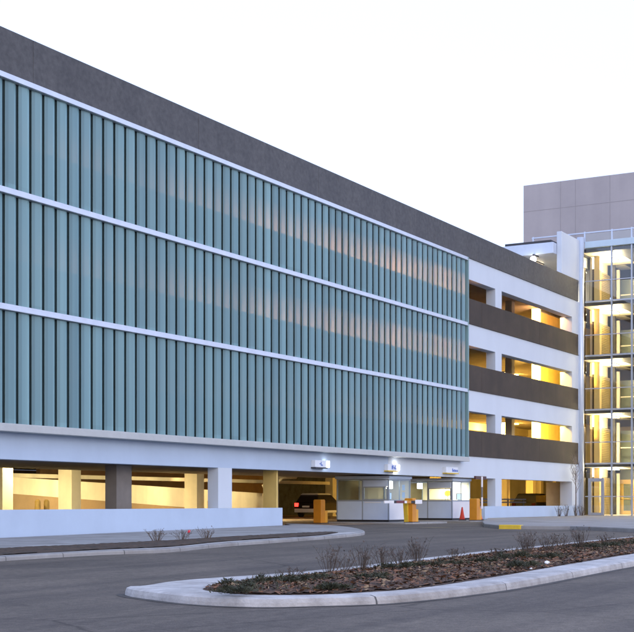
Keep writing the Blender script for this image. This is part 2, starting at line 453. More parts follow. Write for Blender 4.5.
# foreground island
up = [(141, 585.2), (164, 581.6), (196, 578.6), (228, 576.4), (283, 572.6), (330, 568.4), (370, 564), (466, 552.6), (530, 546.4), (581, 541.2), (634, 536.2), (720, 528.8)]
lo_ = [(720, 552.5), (634, 566.8), (534, 586), (470, 595.6), (406, 602.6), (364, 605.2), (313, 606.6), (270, 607.6), (228, 606.8), (190, 604.6), (164, 601.8), (143, 599), (130, 597), (124.5, 594.6)]
isl = smooth_poly([G(px, py, .12) for px, py in up] + [G(*p) for p in lo_], True, 5)
slab_poly(isl, .12, 'kerb', M['conc'], .07)
iu = [(203, 588.4), (215, 585.2), (245, 581.0), (283, 577.6), (330, 573.0), (370, 568.4), (466, 556.2), (530, 549.6), (581, 543.8), (634, 538.2), (716, 530.4)]
il = [(716, 541.5), (634, 553.2), (555.6, 566), (492, 576.8), (419, 587.4), (364, 591.6), (330, 593.4), (291, 594.4), (250, 594), (228, 592.6), (210, 590.4)]
mulch = smooth_poly([G(px, py, .13) for px, py in iu+il], True, 5)
bed(mulch, 'mulch_ground', M['mulch'], .126, .06, .10, 5)
# wood chips: nobody could count them
mb = MB(); rnd = random.Random(11)
bx0, bx1 = min(p[0] for p in mulch), max(p[0] for p in mulch); by0, by1 = min(p[1] for p in mulch), max(p[1] for p in mulch)
cnt = 0
while cnt < 20000:
    p = (rnd.uniform(bx0, min(bx1, 60)), rnd.uniform(by0, by1))
    if not inside(p, mulch): continue
    d = edge_dist(p, mulch)
    z = ground(p[0])+.126+.06*min(1, d/.6)**.7*1.02+.014
    L_ = .010+.05*rnd.random()**2; W_ = L_*rnd.uniform(.2, .55)
    R = Matrix.Rotation(rnd.uniform(0, 6.28), 3, 'Z') @ Matrix.Rotation(rnd.uniform(-.7, .7), 3, 'X') @ Matrix.Rotation(rnd.uniform(-.5, .5), 3, 'Y')
    c = Vector((p[0], p[1], z))
    mb.face([c + R @ Vector(q) for q in ((-L_, -W_, 0), (L_, -W_*.6, 0), (L_*.9, W_, 0), (-L_*.8, W_*.8, 0))], rnd.choices((0, 1, 2), (5, 1.6, 3))[0])
    cnt += 1
fz = MB()
for _ in range(7000):           # matted dead ground cover between the chips
    p = (rnd.uniform(bx0, min(bx1, 60)), rnd.uniform(by0, by1))
    if not inside(p, mulch) or edge_dist(p, mulch) < .12: continue
    if math.sin(p[0]*1.9+math.sin(p[1]*2.3)*1.4)+math.sin(p[1]*3.1+p[0]*.7) < .15: continue
    c = Vector((p[0], p[1], ground(p[0])+.126+.06)); a = rnd.uniform(0, 6.28); l = rnd.uniform(.05, .15)
    d = Vector((math.cos(a), math.sin(a), rnd.uniform(.25, 1.3))).normalized(); w_ = Vector((-math.sin(a), math.cos(a), 0))*.006
    fz.face([c-w_, c+w_, c+d*l+w_*.4, c+d*l-w_*.4], rnd.choices((0, 1), (3, 2))[0])
o = fz.build('dead_grass', [mat('dead_grass_brown', (.075, .055, .03), .9, .3, 6), mat('dead_grass_olive', (.04, .045, .02), .9, .3, 6)], recalc=False)
tag(o, 'matted dead brown and olive ground cover over the island mulch', 'ground cover', kind='stuff')
o = mb.build('wood_chip_litter', [M['chip1'], M['chip2'], M['chip3']], recalc=False)
tag(o, 'loose red brown wood chips strewn over the island bed', 'wood chips', kind='stuff')

# plaza pavement by the tower
pl = [G(482, 521.4, .15), G(484, 523.6, .15), G(499, 525.2, .15), G(521, 525.4, .15), G(570, 525.8, .15), G(634, 528.2, .15), G(740, 534, .15)]
plz = pl + [(110, -30), (110, -.02), (69.2, -.02)]
slab_poly(plz, .15, 'pavement', M['plaza'], .04)
a, b_ = Vector(pl[2]), Vector(pl[3]); d = (b_-a).normalized(); nrm = Vector((d.y, -d.x))
if nrm.y > 0: nrm = -nrm
mb = MB()
q = [a+nrm*.03, b_+nrm*.03, b_-nrm*.28, a-nrm*.28]
mb.hexa([(p.x, p.y, -.05) for p in q] + [(p.x, p.y, .156) for p in q])
struct(mb.build('kerb', M['yellow'], bevel=.02))
# gate islands
for (x0, x1, y0, y1) in ((56.6, 60.7, -1.9, 3.6), (64.2, 68.3, -1.9, 3.6)):
    mb = MB(); n = 8; cx = (x0+x1)/2; r = (x1-x0)/2
    poly = [(x0, y1), (x0, y0+.8)] + [(cx+r*math.cos(math.pi+math.pi*k/n), y0+.8+.8*math.sin(math.pi+math.pi*k/n)) for k in range(1, n)] + [(x1, y0+.8), (x1, y1)]
    mb.prism(poly, 'z', -.05, .07); struct(mb.build('kerb', M['walk'], bevel=.02))
# faded lane line
A, B = G(429, 528.2), G(452, 527.6)
mb = MB(); mb.face([(A[0], A[1], .004), (B[0], B[1], .004), (B[0]+.03, B[1]+.45, .004), (A[0]+.03, A[1]+.45, .004)])
struct(mb.build('road_marking_line', mat('worn_yellow_line', (.32, .25, .12), .8, .3, 3)))

# ------------------------------------------------------------------ parking garage
X0, X1, XE = 14.0, 84.9, 116.0
LV = [3.5, 7.06, 10.62, 14.15]          # parapet bottoms / floor levels
gar = thing('parking_garage', 'long white parking garage with dark parapets and a ribbed teal glass screen', 'building', (0, 0, 0))
rows = []
# fascia beams (white), full length at Y=0..0.5
rows = [(2.35, 3.5), (5.94, 7.06), (9.47, 10.62), (13.02, 14.15)]
for k, (z0, z1) in enumerate(rows):
    if k == 0:
        box('beam', M['wall'], gar, X0, 56.98, 0, .55, z0, z1); box('beam', M['white'], gar, 57.0, X1, 0, .55, z0, z1)  # left stretch carries the bluer light painted into its colour
    else: box('beam', M['white'], gar, X0, X1, 0, .55, z0, z1)
# parapets: proud precast segments
ptop = [4.89, 8.43, 11.98, 15.52]
for z0, z1 in zip(LV, ptop):
    mb = MB(); x = X0
    while x < X1-.5:
        xn = min(x+9.05, X1-.35) if x > 20 else x+9.05
        if X1-.35-xn < 2: xn = X1-.35
        mb.box(x, xn-(.008 if z0 > 14 else .014), -.06, .18, z0+.003, z1); x = xn
    mb.build('parapet', M['parapet_top'] if z0 > 14 else M['parapet'], gar, bevel=.008)
# columns between parapet top and beam
colx = [28.6, 42.55, 56.5, 70.4]
for z0, z1 in ((4.89, 5.94), (8.43, 9.47), (11.98, 13.02)):
    for x in colx[3:]: box('column', M['white'], gar, x, x+.95, 0, .55, z0-1.3, z1)
    box('column', M['white'], gar, 83.46, X1, 0, .8, z0-1.3, z1)
for x in (42.55, 70.4): box('column', M['white'], gar, x, x+.95, 0, .48, 0.8, 2.35)
box('column', M['white'], gar, 83.46, X1, 0, .8, 0.8, 2.35)
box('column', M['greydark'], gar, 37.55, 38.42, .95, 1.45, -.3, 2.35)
box('column', mat('pier_lamp_glow', (.62, .46, .15), .8, .1, 1), gar, 47.3, 47.42, .30, .95, -.1, 2.35)  # yellow lamp light put into the pier's colour
# low walls
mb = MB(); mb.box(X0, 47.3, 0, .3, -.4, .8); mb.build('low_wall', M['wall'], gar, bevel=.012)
mb = MB(); mb.box(68.9, X1, 0, .3, -.1, .8); mb.build('low_wall', M['wall'], gar, bevel=.012)
# slabs
for z in LV:
    box('floor_slab', M['deck'], gar, X0, X1, .552, 33.5, z-.30, z)
    box('floor_slab', M['deck'], gar, X1+.003, XE, 3.3, 33.5, z-.30, z)
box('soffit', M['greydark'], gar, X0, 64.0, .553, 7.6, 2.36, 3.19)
box('floor_slab', M['deck'], gar, X0, 49.0, .31, 33.5, -.6, -.12)
box('floor_slab', mat('entry_floor', (.36, .26, .17), .6, .15, .6), gar, 49.003, XE, .56, 33.5, -.5, .006)
# back and end walls
for i, (z0, z1) in enumerate(zip([0.0]+LV[:3], [3.2, 6.76, 10.32, 13.85])):
    box('back_wall', M['brown_wall'] if i in (0, 3) else M['deck_wall'], gar, X0, XE, 33.6, 33.9, z0, z1)
    box('end_wall', M['yellow_wall'], gar, XE+.003, XE+.3, 3.3, 33.5, z0, z1)
    box('side_wall', M['deck_wall'], gar, 89.0 if i == 0 else 84.95, XE, 3.06, 3.28, z0+.01, z1)
box('end_wall', M['grey'], gar, 84.0, 84.3, .82, 1.95, .02, 2.34)
# interior piers on the parking decks
for z0, z1 in zip([0.0]+LV[:3], [3.2, 6.76, 10.32, 13.85]):
    for x, y in ((76.5, 9.5), (85.6, 10.5), (90.8, 7.4), (100.4, 9), (103.8, 9.6), (84, 18), (62, 9.5)):
        box('interior_column', M['yellow_wall'], gar, x, x+.6, y, y+.6, z0+.01, z1)
    if z0 > 1:
        for x, y in ((80.3, 2.9), (84.25, 2.6)): box('interior_column', M['interior_white'], gar, x, x+.5, y, y+.45, z0+.01, z1)
    if z0 > 1: box('interior_beam', M['yellow_wall'], gar, 68, XE-.1, 9.4, 10.2, z1-.55, z1-.004)
    if z0 > 1: box('interior_wall', M['deck_wall'], gar, 99, 108, 11, 11.3, z0+.01, z1-.1)
# ramp behind the low wall
def rt(x): return 2.21-.0288*(x-47.5)
def rb(x): return 1.47-.049*(x-46.7)
xa, xb = 30.0, 71.5
mb = MB(); mb.hexa([(xa, 15, rb(xa)), (xb, 15, rb(xb)), (xb, 15.25, rb(xb)), (xa, 15.25, rb(xa)), (xa, 15, rt(xa)), (xb, 15, rt(xb)), (xb, 15.25, rt(xb)), (xa, 15.25, rt(xa))])
mb.build('ramp_wall', M['yellow_wall'], gar)
mb = MB(); mb.hexa([(xa, 14.9, -.12), (xb, 14.9, -.12), (xb, 14.95, -.12), (xa, 14.95, -.12), (xa, 14.98, rb(xa)-.004), (xb, 14.98, max(-.11, rb(xb)-.004)), (xb, 15.24, max(-.11, rb(xb)-.004)), (xa, 15.24, rb(xa)-.004)])
mb.build('ramp_side', mat('ramp_side_concrete', (.25, .17, .085), .8, .15, .8), gar)
for x in (41.0, 45.3, 54.8): box('interior_column', M['yellow_wall'], gar, x, x+.62, 9.5, 10.25, -.119, 3.19)
box('interior_beam', M['yellow_wall'], gar, 46, 80, 16.0, 16.3, 2.22, 2.42)
for dx in (0, .75):
    mb = MB(); mb.tube([(68.3+dx, 14.0, 1.4), (68.3+dx, 14.0, 2.0), (69.6+dx, 14.0, 2.55), (72, 14.0, 2.6)], .14, 10)
    mb.build('pipe', M['yellow_wall'], gar, smooth=True)
# wide stub wall by lane
box('interior_wall', M['brown_wall'], gar, 62, 89.5, 26, 26.3, .01, 3.19)
box('interior_wall', mat('dusky_far_view', (.05, .052, .06), .9, .0, 2.2, c2=(.016, .015, .016)), gar, 89.51, 112, 26, 26.3, .01, 3.19)  # dark mottled panel painted as the dim outdoors beyond a far opening
# guard rail inside the ground-floor opening
mb = MB()
for z in (1.02, 1.2): mb.box(71.8, 80.2, 1.9, 1.98, z-.04, z+.04)
for x in (72, 74.7, 77.4, 80): mb.box(x, x+.08, 1.99, 2.06, .01, 1.25)
mb.build('guard_rail', M['dark'], gar)
# roof lobby block
box('lobby_wall', M['white'], gar, 81.4, 84.88, -.03, .3, 15.53, 18.2, bevel=.02)
box('lobby_roof', M['rail'], gar, 80.78, 90, .31, 4.2, 16.75, 17.45, bevel=.02)
box('lobby_wall', M['interior_white'], gar, 88, 88.2, .32, 4.2, 14.16, 16.74)
box('lobby_roof', M['dark'], gar, 80.9, 90, .5, 3.6, 17.454, 17.62)
# ---- glass screen
SX0, SX1 = 18.0, 65.5
rails_z = [(3.18, 3.42), (6.84, 7.03), (10.36, 10.55), (13.82, 14.0)]
scr = MB()
x = SX0; PITCH = .593
while x < SX1:
    scr.box(x-.10, x+.15, -.27, -.22, 3.42, 13.82); x += PITCH
scr = scr.build('glass_screen', M['gap'], gar)
for i in range(3):
    z0, z1 = rails_z[i][1]+.004, rails_z[i+1][0]-.004
    mb = MB(); x = SX0; rnd = random.Random(i)
    while x < SX1-.1:
        w = PITCH-.110; a = math.radians(3.0+rnd.uniform(-.5, .5)); dy = w*math.sin(a)
        xs0, xs1 = x+.085, min(x+.085+w, SX1-.02)
        y0 = -.345; y1 = -.345-dy
        # channel profile: slightly folded pane with a returned edge
        xm = xs1-.13
        ym = y0+(y1-y0)*.8
        xk = xs0+.12; yk = y0-.004          # lip painted darker as shaded, web plain, flange painted lighter as lit
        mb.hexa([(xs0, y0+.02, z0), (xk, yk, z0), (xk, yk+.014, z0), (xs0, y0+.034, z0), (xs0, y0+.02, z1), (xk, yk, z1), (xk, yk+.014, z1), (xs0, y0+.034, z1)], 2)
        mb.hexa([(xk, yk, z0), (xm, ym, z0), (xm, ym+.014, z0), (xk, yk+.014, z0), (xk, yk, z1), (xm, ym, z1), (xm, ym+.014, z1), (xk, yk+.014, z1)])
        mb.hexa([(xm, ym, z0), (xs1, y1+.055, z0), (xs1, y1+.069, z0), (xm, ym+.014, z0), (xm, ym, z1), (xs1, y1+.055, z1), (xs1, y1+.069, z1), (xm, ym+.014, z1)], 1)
        x += PITCH
    mb.build('glass_louvre', [M['screen'], M['screen_lit'], M['screen_shaded']], scr)
for k, (z0, z1) in enumerate(rails_z):
    mb = MB()
    if k == 0:
        mb.box(SX0, SX1+.1, -.50, -.06, z0, z1-.05); mb.box(SX0, SX1+.1, -.46, -.06, z1-.05+.001, z1)
    else:
        mb.box(SX0, SX1, -.47, -.20, z0, z0+.05); mb.box(SX0, SX1, -.44, -.20, z0+.0505, z1)
    mb.build('rail', M['cap'] if k == 0 else M['metal'], scr, bevel=.008)
mb = MB(); mb.box(SX1, SX1+.10, -.46, -.06, 3.425, 14.0); mb.build('end_trim', M['screen'], scr, bevel=.01)

# ------------------------------------------------------------------ stair tower
tw = thing('stair_tower', 'glass walled stair tower with pale steel grid and lit landings', 'building', (0, 0, 0))
GX = 85.25
mb = MB(); mb.tube([(85.0, -.05, .1), (85.0, -.05, 18.4)], .23, 24); mb.build('column', M['rail'], tw, smooth=True)
levels = [.16, 3.55, 7.08, 10.63, 14.17, 17.7]
mulY = [-.30, -2.07, -3.40, -5.2, -7.0]
mids = [1.40, 4.95, 8.47, 11.98, 15.52]
mb = MB()
for i, y in enumerate(mulY[1:]): mb.box(GX-.06, GX+.10, y-.045, y+.045, .16, 17.7)
for z in levels[1:5]: mb.box(GX-.05, GX+.09, mulY[-1], -.30, z-.05, z+.05)
for z in mids: mb.box(GX-.055, GX+.07, mulY[-1], -.30, z-.03, z+.03)
mb.build('mullion_frame', M['mullion'], tw)
zs = sorted(levels+mids)
for i in range(4):
    for j in range(len(zs)-1):
        if i == 0 and j in (0, 1): continue
        box('glass_pane', M['towerglass'], tw, GX+.015, GX+.027, mulY[i+1]+.05, mulY[i]-.05, zs[j]+.06, zs[j+1]-.06)
# ground-floor first bay: grey framed door beside a fixed pane
box('glass_pane', M['towerglass'], tw, GX+.015, GX+.027, -2.02, -1.60, .22, 3.48)
box('glass_pane', M['towerglass'], tw, GX+.015, GX+.027, -1.55, -.36, 2.62, 3.48)
dr = MB(); dr.box(GX-.07, GX+.08, -.70, -.50, .165, 2.6); dr.box(GX-.07, GX+.08, -1.56, -1.36, .165, 2.6); dr.box(GX-.07, GX+.08, -1.36, -.70, 2.38, 2.6); dr.box(GX-.07, GX+.08, -1.36, -.70, .165, .34)
dr = dr.build('door', M['doorgrey'], tw, bevel=.01)
box('door_glass', M['towerglass'], dr, GX, GX+.012, -1.355, -.705, .345, 2.375)
MB().tube([(GX-.12, -1.28, 1.0), (GX-.12, -1.28, 1.5)], .018, 8).build('handle', M['metal'], dr, smooth=True)
box('fascia', M['teal'], tw, GX-.12, GX+.3, -8.0, -.29, 17.7, 18.12, bevel=.015)
# roof railing
mb = MB()
mb.box(GX-.04, GX+.04, -8, 3.4, 18.68, 18.76)
for y in (3.3, 1.3, -.27, -2.1, -3.4, -5.2, -7): mb.box(GX-.06, GX+.06, y-.05, y+.05, 18.1, 18.80)
mb.build('railing', M['rail'], tw)
for k in range(3):
    y0, y1 = [(-2.03, -.35), (-3.33, -2.17), (-5.13, -3.47)][k]
    box('railing_panel', M['towerglass'], tw, GX-.005, GX+.005, y0, y1, 18.16, 18.64)
# slabs and ceilings, lobby wall with slats, inner columns
for k, z in enumerate(levels):
    x1 = 102
    if k > 0:
        box('landing_slab', M['dark'], tw, GX+.32, x1, -8.0, 3.0, z-.22, z)
        box('landing_ceiling', M['interior_white'], tw, GX+.34, 91.0, -2.04, -.02, z-.232, z-.223)
        box('landing_ceiling', M['interior_white'], tw, 91.2, 93.2, -1.15, -.28, z-.232, z-.223)  # small pale plate stands for a wedge of light on the dark ceiling
box('landing_slab', M['plaza'], tw, GX+.32, 102, -8, 3, -.1, .165)
for k in range(5):
    z0, z1 = levels[k]+.004, levels[k+1]-.235
    box('inner_column', M['golden'], tw, 87.0, 87.4, -.70, -.32, z0, z1)
    # dark lift doors recess between corner and column
    box('lift_recess', M['dark'], tw, 86.0, 86.95, .25, .45, z0, z0+2.5)
    # slatted wall
    sl = MB(); h = 2.55; zz = z0
    sl.box(87.5, 90.7, -.20, -.05, z0, z0+h, 1)
    while zz < z0+h-.1:
        sl.box(87.48, 90.72, -.25, -.203, zz+.012, zz+.105, 0); zz += .12
    sl.build('slatted_wall', [M['slat'], M['slatgap']], tw)
    box('inner_wall', M['interior_white'], tw, 87.5, 90.9, -.03, .12, z0, z1)
    box('inner_column', M['dark'], tw, 90.95, 91.15, -.52, -.27, z0, z1)
    box('inner_column', M['interior_white'], tw, 91.2, 91.40, -.74, -.56, z0, z1-.3)
    # back-painted glass wall with a pale rail
    if k > 0:
        box('inner_wall', M['greenglass'], tw, 92.6, 92.8, -7.5, -.42, z0+.02, z0+2.5)
        box('handrail', M['interior_white'], tw, 91.5, 91.56, -4.6, -.76, z0+1.22, z0+1.30)
        mb = MB()       # stair flight rising behind the rail
        for s in range(14):
            mb.box(93.2+.27*s, 93.2+.27*s+.3, -2.6, -.6, z0+.12*s, z0+.12*s+.13)
        mb.build('stair_flight', M['grey'], tw)
    else:
        box('inner_wall', M['greenglass'], tw, 92.9, 93.1, -7.5, -.3, z0+.02, z1)
    box('inner_wall', M['grey'], tw, 101.8, 102, -7.9, 2.9, z0, z1)
# golden doors on the ground floor
wd = MB(); y0, y1 = -1.56, -.34
for (a0, a1, c0, c1) in ((y1-.16, y1, .17, 2.6), (y0, y0+.16, .17, 2.6), (y0+.16, y1-.16, 2.30, 2.6), (y0+.16, y1-.16, .17, .42), (y1-.5, y1-.16, .42, 2.3)):
    wd.box(91.9, 92.0, a0, a1, c0, c1)
wd = wd.build('door', M['wood'], tw, bevel=.01)
box('door_glass', M['greenglass'], wd, 91.94, 91.96, y0+.165, y1-.505, .425, 2.295)
MB().tube([(91.84, y0+.2, 1.25), (91.84, y1-.2, 1.25)], .025, 8).build('handle', M['wood'], wd, smooth=True)
# penthouse on the tower roof
mb = MB(); mb.box(91.5, 106, -14, 6.4, 18.0, 23.9); pent = mb.build('penthouse', M['cladding'], tw, bevel=.02)
mb = MB()
for y in (3.6, 2.5, 0, -2.6, -5.2): mb.box(91.492, 91.498, y-.015, y+.015, 18.2, 23.88)
mb.box(91.491, 91.4975, -14, 6.39, 21.98, 22.01)
mb.build('cladding_seam', M['seam'], pent)
box('roof_slab', M['dark'], tw, 87.0, 107, -14.5, 7.1, 17.75, 18.0)

# ------------------------------------------------------------------ lit lamps, inferred interior lights and added fills
def ceiling_lamp(name, label, loc, size, m, group):
    t = thing(name, label, 'ceiling lamp', loc, 0, group)
    MB().box(-size[0]/2, size[0]/2, -size[1]/2, size[1]/2, -.06, 0).build('housing', M['dark'], t)
    MB().box(-size[0]/2+.03, size[0]/2-.03, -size[1]/2+.03, size[1]/2-.03, -.10, -.061).build('diffuser', m, t)
    return t
WARM = (1, .70, .30); YEL = (1, .60, .12); CREAM = (1, .80, .46)
names = ['ground', 'second', 'third', 'fourth', 'top']
for k in range(5):
    zc = levels[k+1]-.237
    ceiling_lamp('ceiling_lamp', f'glaring white lamp on the {names[k]} landing ceiling behind the tower glass', (88.6, -1.15, zc), (1.3, .5), M['lampwarm'], 'lamps on the tower landings')
    ceiling_lamp('ceiling_lamp', f'smaller bright lamp over the inner {names[k]} landing of the glass tower', (92.2, -2.3, zc), (.7, .35), M['lampwarm'], 'lamps over the inner tower landings')
    area_light('landing_light', (88.3, -1.15, zc-.14), (88.0, -1.15, 0), 1.25, .45, 300 if k != 1 else 700, CREAM)
    area_light('landing_ceiling_fill', (88.0, -1.2, zc-.9), (88.0, -1.2, zc), 2.0, 1.0, 650, CREAM)  # added, unseen fill that whitens the ceiling; no fixture here
    area_light('inner_landing_light', (92.0, -2.6, zc-.15), (92.0, -2.6, 0), .65, .3, 190, CREAM)
# decks
dk = ['second', 'third', 'fourth']
for k in range(3):
    zc = [6.76, 10.32, 13.85][k]
    for x, y, nm in ((83.0, 1.5, 'near the front opening'), (90.5, 7.0, 'deep inside')):
        ceiling_lamp('ceiling_lamp', f'lit ceiling lamp {nm} of the {dk[k]} parking deck', (x, y, zc-.002), (.5, .5) if y < 5 else (2.4, .4), M['lampviolet'] if (k == 2 and y < 5) else M['lampyellow'], 'lamps on the parking decks')
    p = [4000, 4000, 2200][k]
    area_light('deck_light', (90.5, 7.0, zc-.12), (91.5, 8.4, zc-3.3), 2.3, .35, p*.6, YEL)
    area_light('deck_light', (83.0, 1.5, zc-.12), (86.8, 3.1, zc-1.2), .45, .45, p*.75, YEL if k < 2 else (1, .5, .2))
    for x, f in ((30, .03), (36, .08), (42, .2), (48, .4), (54, .65), (60, 1.0), (65, 1.3)):
        area_light('deck_light', (x, 4.5, zc-1.86), (x, -1, zc-1.86), 6.5, .10, [34, 300, 300][k]*f, (1, .38, .09)).data.spread = math.radians(30)  # unseen row inferred from the screen glow; height and spread shaped for it
# ground floor
for x, y, p in ((35, 11.8, 330), (43, 11.8, 350), (51, 11.8, 350), (59, 11.8, 350), (66, 11.8, 300)):
    area_light('garage_light', (x, y, 3.05), (x, y+1.2, 0), 1.2, .3, p, (1, .82, .46))
for x in (34, 42, 50): area_light('garage_light', (x, 8.0, 2.9), (x+1, 10.5, .2), 1.2, .3, 330, (1, .82, .46))  # added front fill standing in for bounced light on the columns
area_light('garage_light', (62, 14, 2.9), (70, 15, 0), 3, 1, 130, (1, .6, .28))
area_light('garage_light', (81, 6.5, 3.08), (86, 9.5, 0), 2.1, .33, 1200, YEL)
area_light('garage_light', (93, 6.5, 3.08), (97, 10, 0), 2.1, .33, 1800, YEL)
for x, y, nm in ((81, 6.5, 'by the plaza end'), (93, 6.5, 'behind the black car')):
    ceiling_lamp('ceiling_lamp', f'lit ceiling lamp over the ground floor {nm}', (x, y, 3.195), (2.2, .35), M['lampyellow'], 'lamps on the ground floor')
# globe lamp on the roof lobby
t = thing('wall_lamp', 'glaring round white lamp beside the roof lobby above the top parapet', 'wall lamp', (80.55, 1.55, 16.42))
bm = bmesh.new(); bmesh.ops.create_uvsphere(bm, u_segments=20, v_segments=12, radius=.2); me = bpy.data.meshes.new('globe'); bm.to_mesh(me); bm.free()
me.materials.append(M['lampwhite']); me.polygons.foreach_set('use_smooth', [True]*len(me.polygons)); o = bpy.data.objects.new('globe', me); COL.objects.link(o); o.parent = t
MB().box(.0, .9, -.04, .04, .28, .34).build('bracket', M['dark'], t)
MB().box(-.04, .04, -.04, .04, .18, .28).build('stem', M['dark'], t)
area_light('lobby_light', (84.5, 2.2, 16.6), (84.5, 2.2, 14), 2, 1, 120, CREAM)
ceiling_lamp('ceiling_lamp', 'lit ceiling lamp under the roof lobby slab', (83.6, 2.4, 16.745), (1.6, .35), M['lampwarm'], None)

# ------------------------------------------------------------------ toll booths
def toll_booth(x, label):
    t = thing('toll_booth', label, 'toll booth', (x, .5, .07))
    W, D, H = 2.4, 2.9, 2.24
    MB().box(.02, W-.02, .02, D-.02, 0, .10).build('plinth', M['black'], t)
    # solid lower panels
    for y0, y1 in ((.06, D/2-.03), (D/2+.03, D-.06)):
        MB().box(0, .05, y0, y1, .10, 1.0).build('side_panel', M['booth'], t, bevel=.006)
        MB().box(W-.05, W, y0, y1, .10, 1.0).build('side_panel', M['booth'], t, bevel=.006)
    MB().box(.06, W-.06, 0, .05, .10, 1.0).build('front_panel', M['booth_white'], t, bevel=.006)
    MB().box(.06, W-.06, D-.05, D, .10, 1.0).build('rear_panel', M['booth'], t, bevel=.006)
    mb = MB()
    for px_, py_ in ((0, 0), (W-.06, 0), (0, D-.06), (W-.06, D-.06), (0, D/2-.03), (W-.06, D/2-.03)): mb.box(px_, px_+.06, py_, py_+.06, .10, 2.10)
    for z0, z1 in ((1.0, 1.07), (2.04, 2.10)):
        mb.box(-.008, .05, .06, D/2-.03, z0, z1); mb.box(-.008, .05, D/2+.03, D-.06, z0, z1)
        mb.box(W-.05, W+.008, .06, D/2-.03, z0, z1); mb.box(W-.05, W+.008, D/2+.03, D-.06, z0, z1)
        mb.box(.06, W-.06, -.008, .05, z0, z1); mb.box(.06, W-.06, D-.05, D+.008, z0, z1)
    mb.box(W*.5-.02, W*.5+.02, 0, .05, 1.07, 2.04)
    mb.build('frame', M['booth_frame'], t)
    # closed upper panel over the service window
    MB().box(-.02, .045, .07, D/2-.04, 1.72, 2.03).build('shutter_box', M['booth'], t, bevel=.01)
    wf = MB(); wf.box(-.015, .04, .07, .13, 1.075, 1.715); wf.box(-.015, .04, D/2-.10, D/2-.04, 1.075, 1.715); wf.box(-.015, .04, .13, D/2-.10, 1.075, 1.115); wf.box(-.015, .04, .13, D/2-.10, 1.665, 1.715)
    wf = wf.build('service_window', M['booth_frame'], t)
    MB().box(.012, .02, .132, D/2-.102, 1.117, 1.663).build('window_glass', M['clear'], wf)
    MB().box(.02, .028, D/2+.032, D-.062, 1.072, 2.038).build('window_glass', M['clear'], t)
    MB().box(W-.03, W-.012, .062, D-.062, 1.072, 2.038).build('inner_wall', M['interior_white'], t)
    MB().box(.062, W*.5-.022, .02, .028, 1.072, 2.038).build('window_glass', M['clear'], t)
    MB().box(W*.5+.022, W-.062, .02, .028, 1.072, 2.038).build('window_glass', M['clear'], t)
    MB().box(.062, W-.062, D-.028, D-.02, 1.072, 2.038).build('window_glass', M['clear'], t)
    MB().box(-.06, W+.06, -.06, D+.06, 2.105, H).build('roof', M['booth'], t, bevel=.015)
    MB().box(.07, W-.07, .08, .6, .93, .98).build('counter', M['booth_white'], t)
    return t
toll_booth(58.07, 'pale blue toll booth with a dim side window beside the entry lane')
toll_booth(65.6, 'pale blue toll booth with a brightly lit window next to the traffic cone')
def booth_lamp(loc, size, label, m):
    t = thing('booth_lamp', label, 'lamp', loc)
    MB().box(-size/2, size/2, -.09, .09, -size*.9, 0).build('diffuser', m, t, bevel=.03)
    MB().box(-.05, .05, -.05, .05, .001, .10).build('stem', M['dark'], t)
    return t
booth_lamp((58.55, .72, 2.06), .42, 'square white glowing lamp in the front window of the entry lane booth', M['boothlamp'])
booth_lamp((66.0, 2.6, 2.06), .34, 'white glowing lamp high in the rear window of the cone side booth', M['boothlamp'])
ceiling_lamp('ceiling_lamp', 'long glaring lamp across the front of the cone side booth', (67.0, 1.2, 2.165), (1.6, .6), M['boothlamp'], None)
area_light('booth_light', (66.9, 1.6, 2.04), (66.9, 1.6, 0), 1.4, 1.2, 180, (1, .80, .45))
area_light('booth_light', (59.2, 1.2, 2.0), (59.2, 1.2, 0), .8, .6, 7, (1, .85, .6))
def monitor(loc, rz, label):
    t = thing('computer_monitor', label, 'monitor', loc, rz)
    MB().box(-.12, .12, -.08, .08, 0, .02).build('base', M['screenoff'], t)
    MB().box(-.025, .025, -.02, .02, .02, .14).build('stem', M['screenoff'], t)
    MB().box(-.25, .25, -.03, .03, .10, .46).build('case', M['screenoff'], t, bevel=.01)
    MB().box(-.225, .225, -.036, -.031, .125, .435).build('screen', M['screenglow'], t)
monitor((58.9, .86, 1.05), .3, 'pale screen monitor on the counter of the entry lane booth')
monitor((67.3, .86, 1.05), -.2, 'pale screen monitor on the counter of the cone side booth')
# papers taped in the booth glass
for n, (x, z) in enumerate(((59.75, 1.75), (59.75, 1.38))):
    o = MB().box(-.16, .16, -.002, .002, -.14, .14).build('paper_notice', M['paleblue'], loc=(x, .535, z))
    tag(o, ['upper pale blue notice', 'lower pale blue notice'][n] + ' in the front window of the entry lane booth', 'notice', 'notices in the booth window')
o = MB().box(-.45, .45, -.005, .005, -.03, .03).build('price_strip', M['signface'], loc=(58.055, 1.38, 1.02)); o.rotation_euler = (0, 0, math.pi/2)
tag(o, 'narrow white strip sign below the service window of the entry lane booth', 'sign')
# chair glow: round orange lamp shade in second booth window
t = thing('desk_lamp', 'round orange lit desk lamp behind the cone side booth service window', 'desk lamp', (66.0, .95, 1.05))
MB().tube([(0, 0, 0), (0, 0, .02)], .09, 14).build('base', M['dark'], t, smooth=False)
MB().tube([(0, 0, .02), (0, 0, .30)], .014, 8).build('stem', M['dark'], t)
bm = bmesh.new(); bmesh.ops.create_uvsphere(bm, u_segments=16, v_segments=10, radius=.17); me = bpy.data.meshes.new('lamp_shade'); bm.to_mesh(me); bm.free()
me.materials.append(emit('orange_shade', (1, .5, .08), 1.6)); o = bpy.data.objects.new('lamp_shade', me); COL.objects.link(o); o.parent = t; o.location = (0, 0, .46)

